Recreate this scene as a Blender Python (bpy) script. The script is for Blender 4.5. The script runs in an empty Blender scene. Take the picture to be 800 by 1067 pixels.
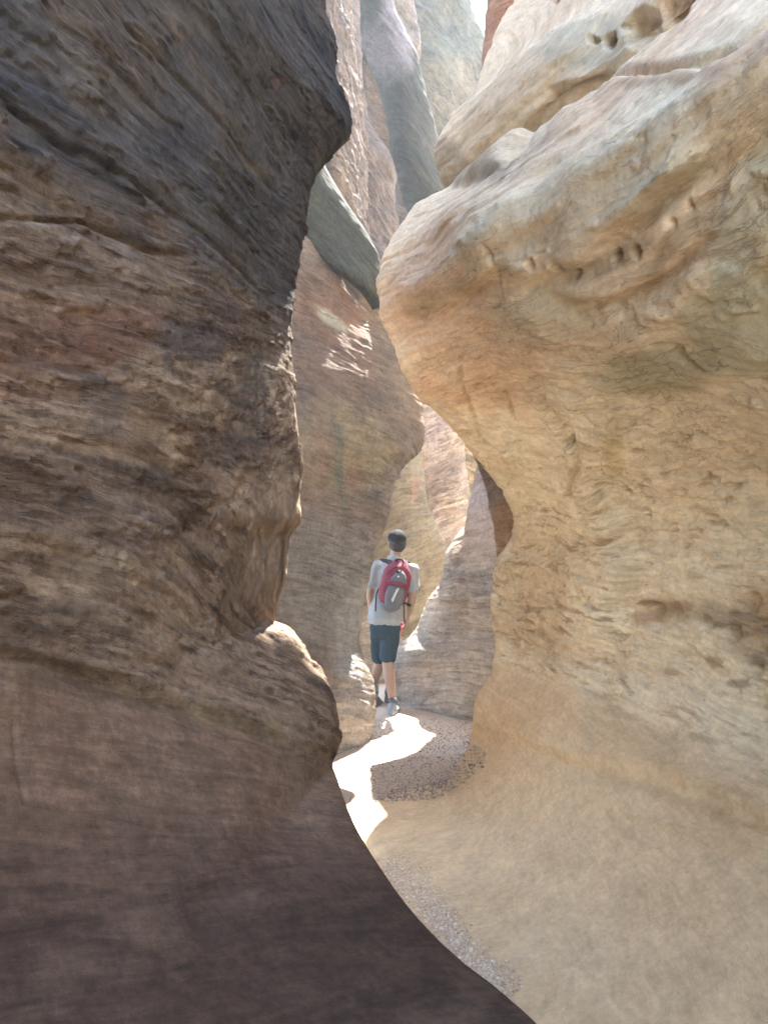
import bpy, bmesh, math, random
import numpy as np
from mathutils import Vector
random.seed(4); rng = np.random.default_rng(7)
S = bpy.context.scene
COL = S.collection
R = math.radians
SC = 1.0   # mesh density

# ---------------------------------------------------------------- camera
CZ = 1.6; F = 770.0; TILT = math.atan(31/770)
cam_d = bpy.data.cameras.new('camera'); cam = bpy.data.objects.new('camera', cam_d); COL.objects.link(cam)
cam.location = (0, 0, CZ); cam.rotation_euler = (math.pi/2+TILT, 0, 0)
cam_d.sensor_fit = 'VERTICAL'; cam_d.sensor_height = 36; cam_d.lens = F/1067*36
cam_d.clip_start = .02; cam_d.clip_end = 500
S.camera = cam

def P(px, py, Y):
    """point at world distance Y ahead that is seen at (px,py) of the 800x1067 photo"""
    a = (px-400)/F; u = (533.5-py)/F
    y = math.cos(TILT)-math.sin(TILT)*u; z = math.sin(TILT)+math.cos(TILT)*u
    return np.array([a*Y/y, Y, CZ+z*Y/y])

def proj(p):
    q = p-np.array([0, 0, CZ]); c, s = math.cos(TILT), math.sin(TILT)
    f = q[..., 1]*c+q[..., 2]*s; u = -q[..., 1]*s+q[..., 2]*c
    f = np.where(f < .05, .05, f)
    return 400+F*q[..., 0]/f, 533.5-F*u/f

# ---------------------------------------------------------------- noise
_p = np.random.default_rng(3).permutation(256).astype(np.int32); _perm = np.concatenate([_p]*3)
_g = np.random.default_rng(5).normal(size=(256, 3)); _g /= np.linalg.norm(_g, axis=1)[:, None]
_gx, _gy, _gz = [np.ascontiguousarray(np.concatenate([_g[:, i]]*3)).astype(np.float32) for i in range(3)]
def _pn(p):
    x, y, z = p[:, 0], p[:, 1], p[:, 2]
    xf, yf, zf = np.floor(x), np.floor(y), np.floor(z)
    ix, iy, iz = xf.astype(np.int32) & 255, yf.astype(np.int32) & 255, zf.astype(np.int32) & 255
    x = x-xf; y = y-yf; z = z-zf
    u = x*x*x*(x*(x*6-15)+10); v = y*y*y*(y*(y*6-15)+10); w = z*z*z*(z*(z*6-15)+10)
    A = _perm[ix]+iy; Bb = _perm[ix+1]+iy
    def corner(h, a, b, c):
        return _gx.take(h)*a+_gy.take(h)*b+_gz.take(h)*c
    AA = _perm.take(A)+iz; AB = _perm.take(A+1)+iz; BA = _perm.take(Bb)+iz; BB = _perm.take(Bb+1)+iz
    x1, y1, z1 = x-1, y-1, z-1
    P_ = _perm.take
    def face(AA, AB, BA, BB, zz):
        a = corner(P_(AA), x, y, zz); b = corner(P_(BA), x1, y, zz); c = corner(P_(AB), x, y1, zz); d = corner(P_(BB), x1, y1, zz)
        a = a+u*(b-a); c = c+u*(d-c); return a+v*(c-a)
    f0 = face(AA, AB, BA, BB, z); f1 = face(AA+1, AB+1, BA+1, BB+1, z1)
    return (f0+w*(f1-f0))*1.5
def perlin(p):
    p = np.asarray(p); sh = p.shape[:-1]; q = p.reshape(-1, 3).astype(np.float32); out = np.empty(len(q), np.float32)
    for i in range(0, len(q), 32768): out[i:i+32768] = _pn(q[i:i+32768])
    return out.reshape(sh)
def fbm(p, o=4, g=.5):
    a = 1; t = 0; r = 0; p = np.asarray(p)
    for k in range(o):
        r = r+a*perlin(p+k*17.3); t += a; a *= g; p = p*2.03
    return r/t
def ridge(p, o=4):
    a = 1; t = 0; r = 0; p = np.asarray(p)
    for k in range(o):
        r = r+a*(1-2*np.abs(perlin(p+k*9.1))); t += a; a *= .5; p = p*2.07
    return r/t
def sm(a, b, x):
    t = np.clip((x-a)/(b-a), 0, 1); return t*t*(3-2*t)
def mix(a, b, t):
    return a+(np.asarray(b)-a)*t[..., None]

# ---------------------------------------------------------------- surfaces
def pchip(x, Y, xq):
    """monotone cubic along axis 0"""
    x = np.asarray(x, float); h = np.diff(x); sh = (-1,)+(1,)*(Y.ndim-1)
    d = np.diff(Y, axis=0)/h.reshape(sh); m = np.zeros_like(Y)
    a, b = d[:-1], d[1:]
    w1 = (2*h[1:]+h[:-1]).reshape(sh); w2 = (h[1:]+2*h[:-1]).reshape(sh)
    with np.errstate(all='ignore'):
        hm = (w1+w2)/(w1/a+w2/b)
    m[1:-1] = np.where(a*b > 0, hm, 0); m[0] = d[0]; m[-1] = d[-1]
    i = np.clip(np.searchsorted(x, xq)-1, 0, len(x)-2); hh = h[i].reshape(sh); t = ((xq-x[i]).reshape(sh))/hh
    return ((2*t**3-3*t**2+1)*Y[i]+(t**3-2*t**2+t)*hh*m[i]+(-2*t**3+3*t**2)*Y[i+1]+(t**3-t**2)*hh*m[i+1])

def catmull(x, Y, xq):
    x = np.asarray(x, float); h = np.diff(x); sh = (-1,)+(1,)*(Y.ndim-1)
    d = np.diff(Y, axis=0)/h.reshape(sh); m = np.zeros_like(Y)
    m[1:-1] = (d[:-1]*h[1:].reshape(sh)+d[1:]*h[:-1].reshape(sh))/(h[1:]+h[:-1]).reshape(sh); m[0] = d[0]; m[-1] = d[-1]
    i = np.clip(np.searchsorted(x, xq)-1, 0, len(x)-2); hh = h[i].reshape(sh); t = ((xq-x[i]).reshape(sh))/hh
    return ((2*t**3-3*t**2+1)*Y[i]+(t**3-2*t**2+t)*hh*m[i]+(-2*t**3+3*t**2)*Y[i+1]+(t**3-t**2)*hh*m[i+1])

def density(lo, hi, n, f):
    """n samples between lo and hi spaced by weight f(t)"""
    t = np.linspace(lo, hi, 4000); w = np.cumsum(np.maximum(f(t), 1e-4)); w = (w-w[0])/(w[-1]-w[0])
    return np.interp(np.linspace(0, 1, n), w, t)

def normals(V, wrap=False):
    if wrap:
        du = np.roll(V, -1, 1)-np.roll(V, 1, 1)
    else:
        du = np.gradient(V, axis=1)
    dv = np.gradient(V, axis=0)
    n = np.cross(du, dv); l = np.linalg.norm(n, axis=-1, keepdims=True); return n/np.maximum(l, 1e-9)

def grid_mesh(name, V, col, bed, wrap=False, smooth=True, crust=None, cap=False):
    nv, nu = V.shape[:2]; idx = np.arange(nv*nu).reshape(nv, nu)
    a = idx[:-1, :]; b = idx[1:, :]
    if wrap: q = np.stack([a, np.roll(a, -1, 1), np.roll(b, -1, 1), b], -1).reshape(-1, 4)
    else: q = np.stack([a[:, :-1], a[:, 1:], b[:, 1:], b[:, :-1]], -1).reshape(-1, 4)
    me = bpy.data.meshes.new(name); me.vertices.add(nv*nu); me.vertices.foreach_set('co', V.reshape(-1).astype(np.float32))
    n = len(q); faces = q.reshape(-1); starts = np.arange(n)*4; tot = np.full(n, 4)
    if wrap and cap:
        faces = np.concatenate([faces, idx[0][::-1], idx[-1]]); starts = np.concatenate([starts, [n*4, n*4+nu]]); n += 2
    me.loops.add(len(faces)); me.loops.foreach_set('vertex_index', faces.astype(np.int32))
    me.polygons.add(n); me.polygons.foreach_set('loop_start', starts.astype(np.int32))
    me.update(calc_edges=True)
    me.polygons.foreach_set('use_smooth', np.full(len(me.polygons), smooth))
    ca = me.attributes.new('Col', 'FLOAT_COLOR', 'POINT')
    c4 = np.ones((nv*nu, 4), np.float32); c4[:, :3] = np.clip(col.reshape(-1, 3), .01, .9); ca.data.foreach_set('color', c4.reshape(-1))
    ba = me.attributes.new('bed', 'FLOAT_VECTOR', 'POINT'); ba.data.foreach_set('vector', bed.reshape(-1).astype(np.float32))
    if crust is not None:
        cr = me.attributes.new('smoothness', 'FLOAT', 'POINT'); cr.data.foreach_set('value', crust.reshape(-1).astype(np.float32))
    return me

def link(name, me, mat=None, parent=None):
    o = bpy.data.objects.new(name, me); COL.objects.link(o)
    if mat and me is not None: me.materials.append(mat)
    if parent: o.parent = parent
    return o
def tag(o, label=None, cat=None, group=None, kind=None):
    if label: o['label'] = label
    if cat: o['category'] = cat
    if group: o['group'] = group
    if kind: o['kind'] = kind
    return o

# ---------------------------------------------------------------- materials
class NT:
    def __init__(s, name):
        s.m = bpy.data.materials.new(name); s.m.use_nodes = True; s.t = s.m.node_tree; s.n = s.t.nodes
        s.b = s.n['Principled BSDF']
    def node(s, typ, **kw):
        n = s.n.new(typ)
        for k, v in kw.items():
            if k.startswith('i_'):
                key = k[2:].replace('_', ' '); n.inputs[int(key) if key.isdigit() else key].default_value = v
            else: setattr(n, k, v)
        return n
    def l(s, a, b): s.t.links.new(a, b)
    def noise(s, vec, scale, detail=6, rough=.55, dist=0):
        n = s.node('ShaderNodeTexNoise'); n.inputs['Scale'].default_value = scale; n.inputs['Detail'].default_value = detail
        n.inputs['Roughness'].default_value = rough; n.inputs['Distortion'].default_value = dist
        if vec is not None: s.l(vec, n.inputs['Vector'])
        return n.outputs['Fac']
    def math(s, op, a, b=0.0, c=None):
        n = s.node('ShaderNodeMath', operation=op)
        for i, v in enumerate((a, b) if c is None else (a, b, c)):
            if hasattr(v, 'is_linked'): s.l(v, n.inputs[i])
            else: n.inputs[i].default_value = v
        return n.outputs[0]
    def rng(s, v, a, b, c, d):
        n = s.node('ShaderNodeMapRange'); s.l(v, n.inputs[0])
        for i, x in enumerate((a, b, c, d)): n.inputs[i+1].default_value = x
        return n.outputs[0]
    def mapping(s, vec, sc):
        n = s.node('ShaderNodeMapping'); s.l(vec, n.inputs['Vector']); n.inputs['Scale'].default_value = sc; return n.outputs[0]
    def mixc(s, f, a, b, mode='MIX'):
        n = s.node('ShaderNodeMix', data_type='RGBA', blend_type=mode)
        for k, v in ((0, f), (6, a), (7, b)):
            if hasattr(v, 'is_linked'): s.l(v, n.inputs[k])
            else: n.inputs[k].default_value = v if k == 0 else (*v, 1)
        return n.outputs[2]

def rock_mat(name, streak=.5, grain=.3, bump=.5, varn=(.05, .045, .045), vamt=.3, stscale=(4.0, 30, 4.0), rough=.85, flk=.35, fcol=(.6, .5, .45), vein=.5):
    m = NT(name)
    at = m.node('ShaderNodeAttribute', attribute_name='Col'); bd = m.node('ShaderNodeAttribute', attribute_name='bed')
    cru = m.math('SUBTRACT', 1.0, m.node('ShaderNodeAttribute', attribute_name='smoothness').outputs['Fac'])
    geo = m.node('ShaderNodeTexCoord'); ob = geo.outputs['Object']; bv = bd.outputs['Vector']
    st = m.noise(m.mapping(bv, stscale), 1.0, 6, .66, .7)
    st2 = m.noise(m.mapping(bv, (11, 75, 11)), 1.0, 4, .68, 0)
    md = m.noise(ob, 11, 6, .68, .3)
    gr = m.noise(ob, 42, 3, .65); gr2 = m.noise(ob, 240, 2, .6)
    big = m.noise(ob, 2.3, 3, .6)
    v = m.math('ADD', m.rng(st, .3, .7, 1-streak*.5, 1+streak*.5), m.rng(st2, .3, .7, -streak*.22, streak*.22))
    g = m.math('MULTIPLY', m.math('MULTIPLY', m.rng(md, .3, .7, 1-grain*.6, 1+grain*.6), m.rng(gr, .3, .7, 1-grain*.5, 1+grain*.5)), m.rng(gr2, .3, .7, 1-grain*.35, 1+grain*.35))
    v = m.math('MULTIPLY', v, g)
    comb = m.node('ShaderNodeCombineXYZ')
    for i in range(3): m.l(v, comb.inputs[i])
    c = m.mixc(1.0, at.outputs['Color'], comb.outputs[0], 'MULTIPLY')
    # warm / cool drift
    c = m.mixc(m.rng(big, .35, .65, 0, .35), c, m.mixc(1.0, c, (1.06, .95, .86), 'MULTIPLY'))
    # small mineral specks along beds
    vo = m.noise(m.mapping(bv, (9, 34, 9)), 1.0, 5, .75)
    sp = m.math('MULTIPLY', m.rng(vo, .60, .68, 0, vamt), m.rng(m.noise(ob, 1.7, 3, .5), .48, .62, 0.15, 1))
    sp = m.math('MULTIPLY', sp, cru)
    c = m.mixc(sp, c, varn)
    # crusty flakes with hard edges, elongated along the beds
    fn = m.noise(m.mapping(bv, (4.5, 30, 4.5)), 1.0, 7, .68, .4)
    fl = m.math('MULTIPLY', m.rng(fn, .53, .56, 0, 1), m.rng(m.noise(ob, 1.3, 4, .6), .42, .58, .1, 1))
    fl = m.math('MULTIPLY', fl, cru)
    c = m.mixc(m.math('MULTIPLY', fl, flk), c, m.mixc(1.0, c, fcol, 'MULTIPLY'))
    # hairline partings
    vn = m.noise(m.mapping(bv, (1.8, 15, 1.8)), 1.0, 6, .6, .5)
    ve = m.math('MULTIPLY', m.rng(m.math('ABSOLUTE', m.math('SUBTRACT', vn, .5)), 0, .010, 1, 0), m.rng(m.noise(ob, 2.1, 3, .5), .45, .6, 0, 1))
    ve = m.math('MULTIPLY', ve, cru)
    c = m.mixc(m.math('MULTIPLY', ve, vein), c, m.mixc(1.0, c, (.45, .38, .33), 'MULTIPLY'))
    m.l(c, m.b.inputs['Base Color']); m.b.inputs['Roughness'].default_value = rough
    m.b.inputs['Specular IOR Level'].default_value = .25
    h = m.math('ADD', m.math('ADD', m.math('MULTIPLY', st, .8), m.math('MULTIPLY', md, 1.1)), m.math('ADD', m.math('MULTIPLY', st2, .5), m.math('ADD', m.math('MULTIPLY', gr, .35), m.math('MULTIPLY', gr2, .10))))
    h = m.math('SUBTRACT', h, m.math('ADD', m.math('MULTIPLY', sp, .6), m.math('ADD', m.math('MULTIPLY', fl, .7), m.math('MULTIPLY', ve, 1.2))))
    bp = m.node('ShaderNodeBump'); m.l(m.math('MULTIPLY', m.math('ADD', .25, m.math('MULTIPLY', cru, .75)), bump), bp.inputs['Strength']); bp.inputs['Distance'].default_value = .012
    m.l(h, bp.inputs['Height']); m.l(bp.outputs[0], m.b.inputs['Normal'])
    return m.m

def plain_mat(name, col, rough=.8, noise=.15, scale=60, bump=.1, spec=.3, dist=.002, weave=False):
    m = NT(name); tc = m.node('ShaderNodeTexCoord').outputs['Object']
    n1 = m.noise(tc, scale, 4, .6); n2 = m.noise(tc, scale*.12, 3, .5)
    v = m.math('ADD', m.rng(n1, .3, .7, 1-noise*.5, 1+noise*.5), m.rng(n2, .3, .7, -noise*.6, noise*.6))
    comb = m.node('ShaderNodeCombineXYZ')
    for i in range(3): m.l(v, comb.inputs[i])
    m.l(m.mixc(1.0, col, comb.outputs[0], 'MULTIPLY'), m.b.inputs['Base Color'])
    m.b.inputs['Roughness'].default_value = rough; m.b.inputs['Specular IOR Level'].default_value = spec
    bp = m.node('ShaderNodeBump'); bp.inputs['Strength'].default_value = bump; bp.inputs['Distance'].default_value = dist
    m.l(n1, bp.inputs['Height']); m.l(bp.outputs[0], m.b.inputs['Normal'])
    return m.m

M_left = rock_mat('dark_sandstone', .7, .4, .6, (.03, .027, .028), .6, flk=.8, fcol=(.56, .47, .42))
M_right = rock_mat('tan_sandstone', .26, .2, .5, (.15, .09, .055), .5, flk=.42, fcol=(.76, .66, .56), vein=.5)
M_mid = rock_mat('banded_sandstone', .5, .35, .7, (.06, .05, .045), .6, (2.5, 18, 2.5), flk=.6, fcol=(.66, .62, .6), vein=.6)
M_far = rock_mat('weathered_sandstone', .6, .4, 1., (.08, .07, .06), .6, (1.6, 6, 1.6), flk=.7, fcol=(.6, .57, .55), vein=.8)

# ---------------------------------------------------------------- polylines used to sculpt cracks and ledges on a wall
def seg_dist(px, py, pts):
    """distance to polyline, signed by side (left of travel direction > 0), and position 0..1 along"""
    best = np.full(px.shape, 1e9); sgn = np.zeros(px.shape); al = np.zeros(px.shape)
    pts = np.asarray(pts, float); L = np.r_[0, np.cumsum(np.linalg.norm(np.diff(pts, axis=0), axis=1))]
    for i in range(len(pts)-1):
        a, b = pts[i], pts[i+1]; d = b-a; l2 = d@d
        t = np.clip(((px-a[0])*d[0]+(py-a[1])*d[1])/l2, 0, 1)
        ex = px-a[0]-t*d[0]; ey = py-a[1]-t*d[1]; dd = np.hypot(ex, ey)
        s = np.sign(d[0]*(py-a[1])-d[1]*(px-a[0])); k = dd < best
        best = np.where(k, dd, best); sgn = np.where(k, s, sgn); al = np.where(k, (L[i]+t*math.sqrt(l2))/L[-1], al)
    return best, sgn, al
def fade(al, e=.12): return sm(0, e, al)*sm(0, e, 1-al)
def crack(px, py, pts, w, depth):
    d, s, al = seg_dist(px, py, pts); return -depth*np.exp(-(d/w)**2)*fade(al)
def ledge(px, py, pts, w, h, reach, under=.4):
    """rock stands out by h on the right-hand side (above when going right to left...) and dies away over reach"""
    d, s, al = seg_dist(px, py, pts); x = d*s; f = fade(al, .2)
    return f*(h*sm(-w, w, x)*np.exp(-np.maximum(x, 0)/reach)-under*h*np.exp(-((x+w*1.2)/(w*1.5))**2))

# ================================================================ ROCK
def ktab(z, keys, vals):
    k = np.asarray(keys, float); o = np.argsort(k); return np.interp(z, k[o], np.asarray(vals, float)[o])

class Wall:
    """big cliff: rows go down, columns run from behind the camera along the face, round the nose and away behind it"""
    def __init__(s, rows, cols, trow, tcol):
        net = np.array(rows)                       # (R,C,3)
        r = np.arange(net.shape[0]); c = np.arange(net.shape[1])
        A = pchip(r, net, trow)                    # (nv,C,3)
        B = np.swapaxes(catmull(c, np.swapaxes(A, 0, 1), tcol), 0, 1)
        s.B = B; s.N = normals(B); s.tr = trow; s.tc = tcol
        s.px, s.py = proj(B)
        s.D = np.zeros(B.shape[:2])

def at_px(w, px, py):
    """world point of the wall seen nearest to the pixel (front side only)"""
    d = (w.px-px)**2+(w.py-py)**2+(w.B[..., 1] < .3)*1e6+(0 if getattr(w, 'tc', None) is None else (w.tc[None, :] > w.nose_c)*1e6); i = np.unravel_index(np.argmin(d), d.shape); return w.B[i]

def stain(w, col, px, py, rx, ry, rot, c, k, seed=0, edge=.35, wob=1.1):
    if k > .9: edge, wob, k, c = .3, 1.5, .6, [v_*1.1 for v_ in c]
    """patch of differently coloured rock: an ellipse lying on the face, edge broken up by noise"""
    c0 = at_px(w, px, py); ca = at_px(w, px+rx*math.cos(R(rot)), py+rx*math.sin(R(rot))); cb = at_px(w, px-ry*math.sin(R(rot)), py+ry*math.cos(R(rot)))
    a = ca-c0; b = cb-c0; n = np.cross(a, b); ln = np.linalg.norm(n)
    if ln < 1e-6: return col
    M = np.linalg.inv(np.stack([a, b, n/ln*.9*max(np.linalg.norm(a), np.linalg.norm(b))], 1))
    q = (w.B-c0)@M.T
    d = np.linalg.norm(q, axis=-1); m = d < 2.2
    dm = d[m]+wob*fbm(w.B[m]*3.2+seed*3.7, 6, .68); out = col.copy()
    out[m] = mix(col[m], np.array(c), k*(1-sm(1-edge, 1+edge, dm)))
    return out

# ---------------------------------------------------------------- near dark wall
def build_left():
    sil = [(300,-520,3.7),(318,-260,3.6),(330,-110,3.5),(336,0,3.45),(346,40,3.4),(350,80,3.4),(361,108,3.38),(364,130,3.36),(346,151,3.34),(326,176,3.34),(319,212,3.33),(314,250,3.32),
           (305,300,3.32),(302,350,3.3),(304,400,3.3),(309,450,3.3),(312,485,3.3),(310,520,3.3),(311,538,3.3),(299,560,3.28),(295,600,3.25),(288,625,3.22),(284,648,3.2),(300,658,3.2),
           (317,680,3.18),(335,705,3.15),(350,738,3.1),(352,768,3.08),(345,797,3.02),(352,820,2.88),(370,870,2.62),(400,922,2.42),(440,978,2.22),(482,1024,2.06),(530,1067,1.92),(590,1120,1.75)]
    rows = []; Ns = np.array([P(*a) for a in sil]); zz = Ns[:, 2]
    zi = np.linspace(zz[-1], zz[0], 400); xi = np.interp(zi, zz[::-1], Ns[::-1, 0]); yi = np.interp(zi, zz[::-1], Ns[::-1, 1])
    for px, py, Y in sil:
        n = P(px, py, Y); z = n[2]; sgm = .04+.30*sm(.70, 1.0, z); g = np.exp(-((zi-z)/sgm)**2); g /= g.sum(); ns = np.array([g@xi, g@yi, z])
        w0 = ktab(z, [8,5,4,3,2.2,1.6,1.2,.95,.82,.7,.6,.5,.42,.35,.2], [-1.5,-1.35,-1.35,-1.3,-1.2,-1.12,-1.06,-.95,-.8,-.5,-.2,.1,.32,.5,.7])
        low = 1-sm(.5, .85, z)
        tl = sm(3.6, 6.5, z)*.5
        W = np.array([w0, 0., z])
        d = ns-W
        side = [np.array([w0-.5-.3*(1-low), -6., z]), np.array([w0-.12, -1.6, z]), W]
        for f, o in ((.3, -.05), (.55, -.06), (.78, -.045), (.92, -.02)):
            side.append(W+(d+(n-ns)*sm(.6, 1., f))*f+np.array([o*(1-low)-.15*low*math.sin(f*3.14), 0, 0]))
        bk = [n, n+np.array([-.05, .16+.05*low, 0]), n+np.array([-.28, .42, 0]), n+np.array([-1.2, .75, 0]), n+np.array([-7, 1.2, 0])]
        rr = side+bk
        rows.append([np.array([p[0]-tl*0, p[1], p[2]]) for p in rr])
    # foot of the wall, under the sand
    last = rows[-1]
    for z, dx, k in ((.2, .16, .6), (-.25, .22, 1.)):
        rows.append([np.array([p[0]+(dx if 0 < i < 8 else 0), p[1]-.05*k*(i > 6), z]) for i, p in enumerate(last)])
    tr = density(0, len(rows)-1, int(900*SC), lambda t: .35+.9*sm(2, 3.5, t)*(1-.3*sm(34, 36, t)))
    # give every row spacing weight by its real height
    zs = np.array([r[7][2] for r in rows]); dz = np.abs(np.diff(zs)); dl = np.array([np.linalg.norm(rows[i+1][5]-rows[i][5]) for i in range(len(rows)-1)])
    tr = density(0, len(rows)-1, int(900*SC), lambda t: np.maximum(np.interp(t, np.arange(len(dl))+.5, dl), .02)*np.where(t < 3, .35, 1.))
    tc = density(0, 11, int(760*SC), lambda t: np.where(t < 1, .12, np.where(t < 2, .35, np.where(t < 6, 1.25, np.where(t < 8.5, .8, np.where(t < 10, .35, .1))))))
    w = Wall(rows, None, tr, tc); w.nose_c = 7; B = w.B; px, py = w.px, w.py
    front = sm(.2, .6, B[..., 1])*(1-sm(8.2, 9.5, w.tc)[None, :])
    # bedding: dips away from the viewer low down, sweeps up steeply above
    x, y, z = B[..., 0], B[..., 1], B[..., 2]
    wl = fbm(B*np.array([.7, .7, .9])+5, 4)
    up = sm(2.3, 3.3, z+.12*wl)
    dip = np.interp(z.ravel(), [.7, 1.0, 1.35, 1.6, 1.8, 2.3, 2.6, 3.0, 4.0], [.45, .42, .35, .18, .05, -.15, -.08, .10, .25]).reshape(z.shape)
    bed = z+dip*(y-1.8)+.05*wl+.012*fbm(B*3, 3)
    along = y-.3*z
    bedv = np.stack([along, bed, x], -1)
    # displacement
    body = sm(1.20, 1.34, bed)                                   # the smooth foot is water polished
    nose = 1-.93*sm(4.6, 6.4, w.tc)[None, :]
    D = .10*fbm(B*.8+3, 3)*(.4+.6*body)*nose
    q = np.stack([along*1.1, bed*7, x*1.1], -1)
    terr = fbm(q+2, 4, .55)
    D += nose*body*(.018*terr+.013*np.abs(fbm(np.stack([along*2.2, bed*24, x*2], -1), 3)))*(.55+.9*sm(-.2, .5, fbm(B*1.1+9, 2)))
    D += body*.007*ridge(B*4.5, 4)*sm(-.1, .4, fbm(B*1.6+31, 2))
    D += .004*fbm(B*22, 4, .6)*(.4+.6*body)
    fk = fbm(np.stack([along*3, bed*9, x*3], -1)+77, 5, .6); D += body*.007*sm(.04, .09, fk)+body*.007*sm(.16, .20, fbm(np.stack([along*2, bed*7, x*2], -1)+97, 5, .6))
    # hollow scoops in the upper face
    D -= nose*body*.04*sm(.15, .6, fbm(B*np.array([1.7, 1.7, 1.3])+71, 3))
    k = front
    D += k*ledge(px, py, [(-150, 640), (0, 672), (120, 705), (240, 748), (345, 797)][::-1], 6, .022, 40)
    D += k*crack(px, py, [(-60, 225), (40, 230), (90, 232), (150, 262), (200, 270)], 2.5, .02)
    D += k*crack(px, py, [(-20, 85), (60, 150), (130, 190), (200, 240), (300, 330)], 3.5, .02)
    D += k*crack(px, py, [(120, 20), (190, 90), (240, 150), (300, 215)], 2.5, .018)
    D += k*crack(px, py, [(20, 745), (24, 790), (34, 840)], 3, .006)
    D += k*ledge(px, py, [(262, 470), (235, 520), (200, 530), (182, 550), (180, 590)], 4, .008, 30)
    D += k*ledge(px, py, [(330, 560), (286, 556), (276, 556), (262, 520)], 4, .006, 20)
    rag = .014*fbm(B*np.array([5, 5, 9])+13, 4, .6)*body
    D += rag*np.exp(-((w.tc[None, :]-7)/.9)**2)
    V = B-w.N*D[..., None]
    w.N = normals(V)
    # ---- colour of the rock itself
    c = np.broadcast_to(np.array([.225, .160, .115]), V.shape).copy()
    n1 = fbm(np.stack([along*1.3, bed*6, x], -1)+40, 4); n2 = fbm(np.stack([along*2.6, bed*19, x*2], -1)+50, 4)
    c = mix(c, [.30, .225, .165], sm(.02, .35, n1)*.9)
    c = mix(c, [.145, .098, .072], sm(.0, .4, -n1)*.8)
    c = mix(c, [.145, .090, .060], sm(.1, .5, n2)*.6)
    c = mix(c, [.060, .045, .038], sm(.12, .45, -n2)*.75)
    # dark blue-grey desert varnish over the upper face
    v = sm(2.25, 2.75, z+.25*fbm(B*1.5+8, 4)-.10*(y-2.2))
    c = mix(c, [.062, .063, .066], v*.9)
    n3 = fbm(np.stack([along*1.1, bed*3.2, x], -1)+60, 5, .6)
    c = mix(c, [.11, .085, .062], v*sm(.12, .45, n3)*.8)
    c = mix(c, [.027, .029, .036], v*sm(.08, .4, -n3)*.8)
    for a in ((60,355,110,45,-6,[.30,.175,.125],.8,1),(120,345,55,30,-20,[.30,.17,.12],.7,2),(10,405,50,22,5,[.28,.15,.11],.5,3),
              (40,195,120,22,28,[.24,.16,.10],.6,4),(200,355,50,30,0,[.10,.09,.095],.7,5),(265,400,25,90,0,[.10,.09,.09],.55,6),
              (110,60,60,90,-30,[.19,.15,.115],.65,7),(250,60,30,25,10,[.15,.12,.11],.4,8),(180,150,35,30,0,[.05,.052,.066],.4,9),(18,150,35,12,30,[.03,.03,.04],.9,10),
              (290,85,9,10,0,[.26,.12,.10],.4,11),(265,175,25,12,20,[.25,.20,.14],.6,12),(70,209,9,6,0,[.34,.27,.19],.8,13),
              (230,750,120,16,14,[.31,.225,.125],.8,14),(330,780,50,12,14,[.33,.22,.10],.7,15),(120,725,110,9,12,[.17,.115,.07],.6,16),
              (80,520,180,60,10,[.27,.205,.175],.5,17),(230,470,50,30,0,[.11,.105,.11],.5,18),(100,420,50,30,60,[.13,.12,.125],.5,19)):
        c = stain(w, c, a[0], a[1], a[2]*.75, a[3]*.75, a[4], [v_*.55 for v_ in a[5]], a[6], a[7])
    # polished foot: purple-brown, darker lower down
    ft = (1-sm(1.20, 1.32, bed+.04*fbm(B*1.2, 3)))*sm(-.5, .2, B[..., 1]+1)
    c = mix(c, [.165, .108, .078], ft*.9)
    c = mix(c, [.052, .034, .028], ft*(1-sm(.62, 1.12, bed))*.9)  # darker lower foot: part varnish, part shade put into the colour
    c = mix(c, [.20, .145, .11], ft*sm(.0, .5, fbm(B*np.array([2, 2, 3])+17, 4))*.4)
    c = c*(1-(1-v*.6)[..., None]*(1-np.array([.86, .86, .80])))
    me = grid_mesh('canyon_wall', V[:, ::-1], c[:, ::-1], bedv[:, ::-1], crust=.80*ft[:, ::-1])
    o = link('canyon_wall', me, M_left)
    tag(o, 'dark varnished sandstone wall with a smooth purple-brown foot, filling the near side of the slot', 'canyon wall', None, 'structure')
    return o, w

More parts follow.
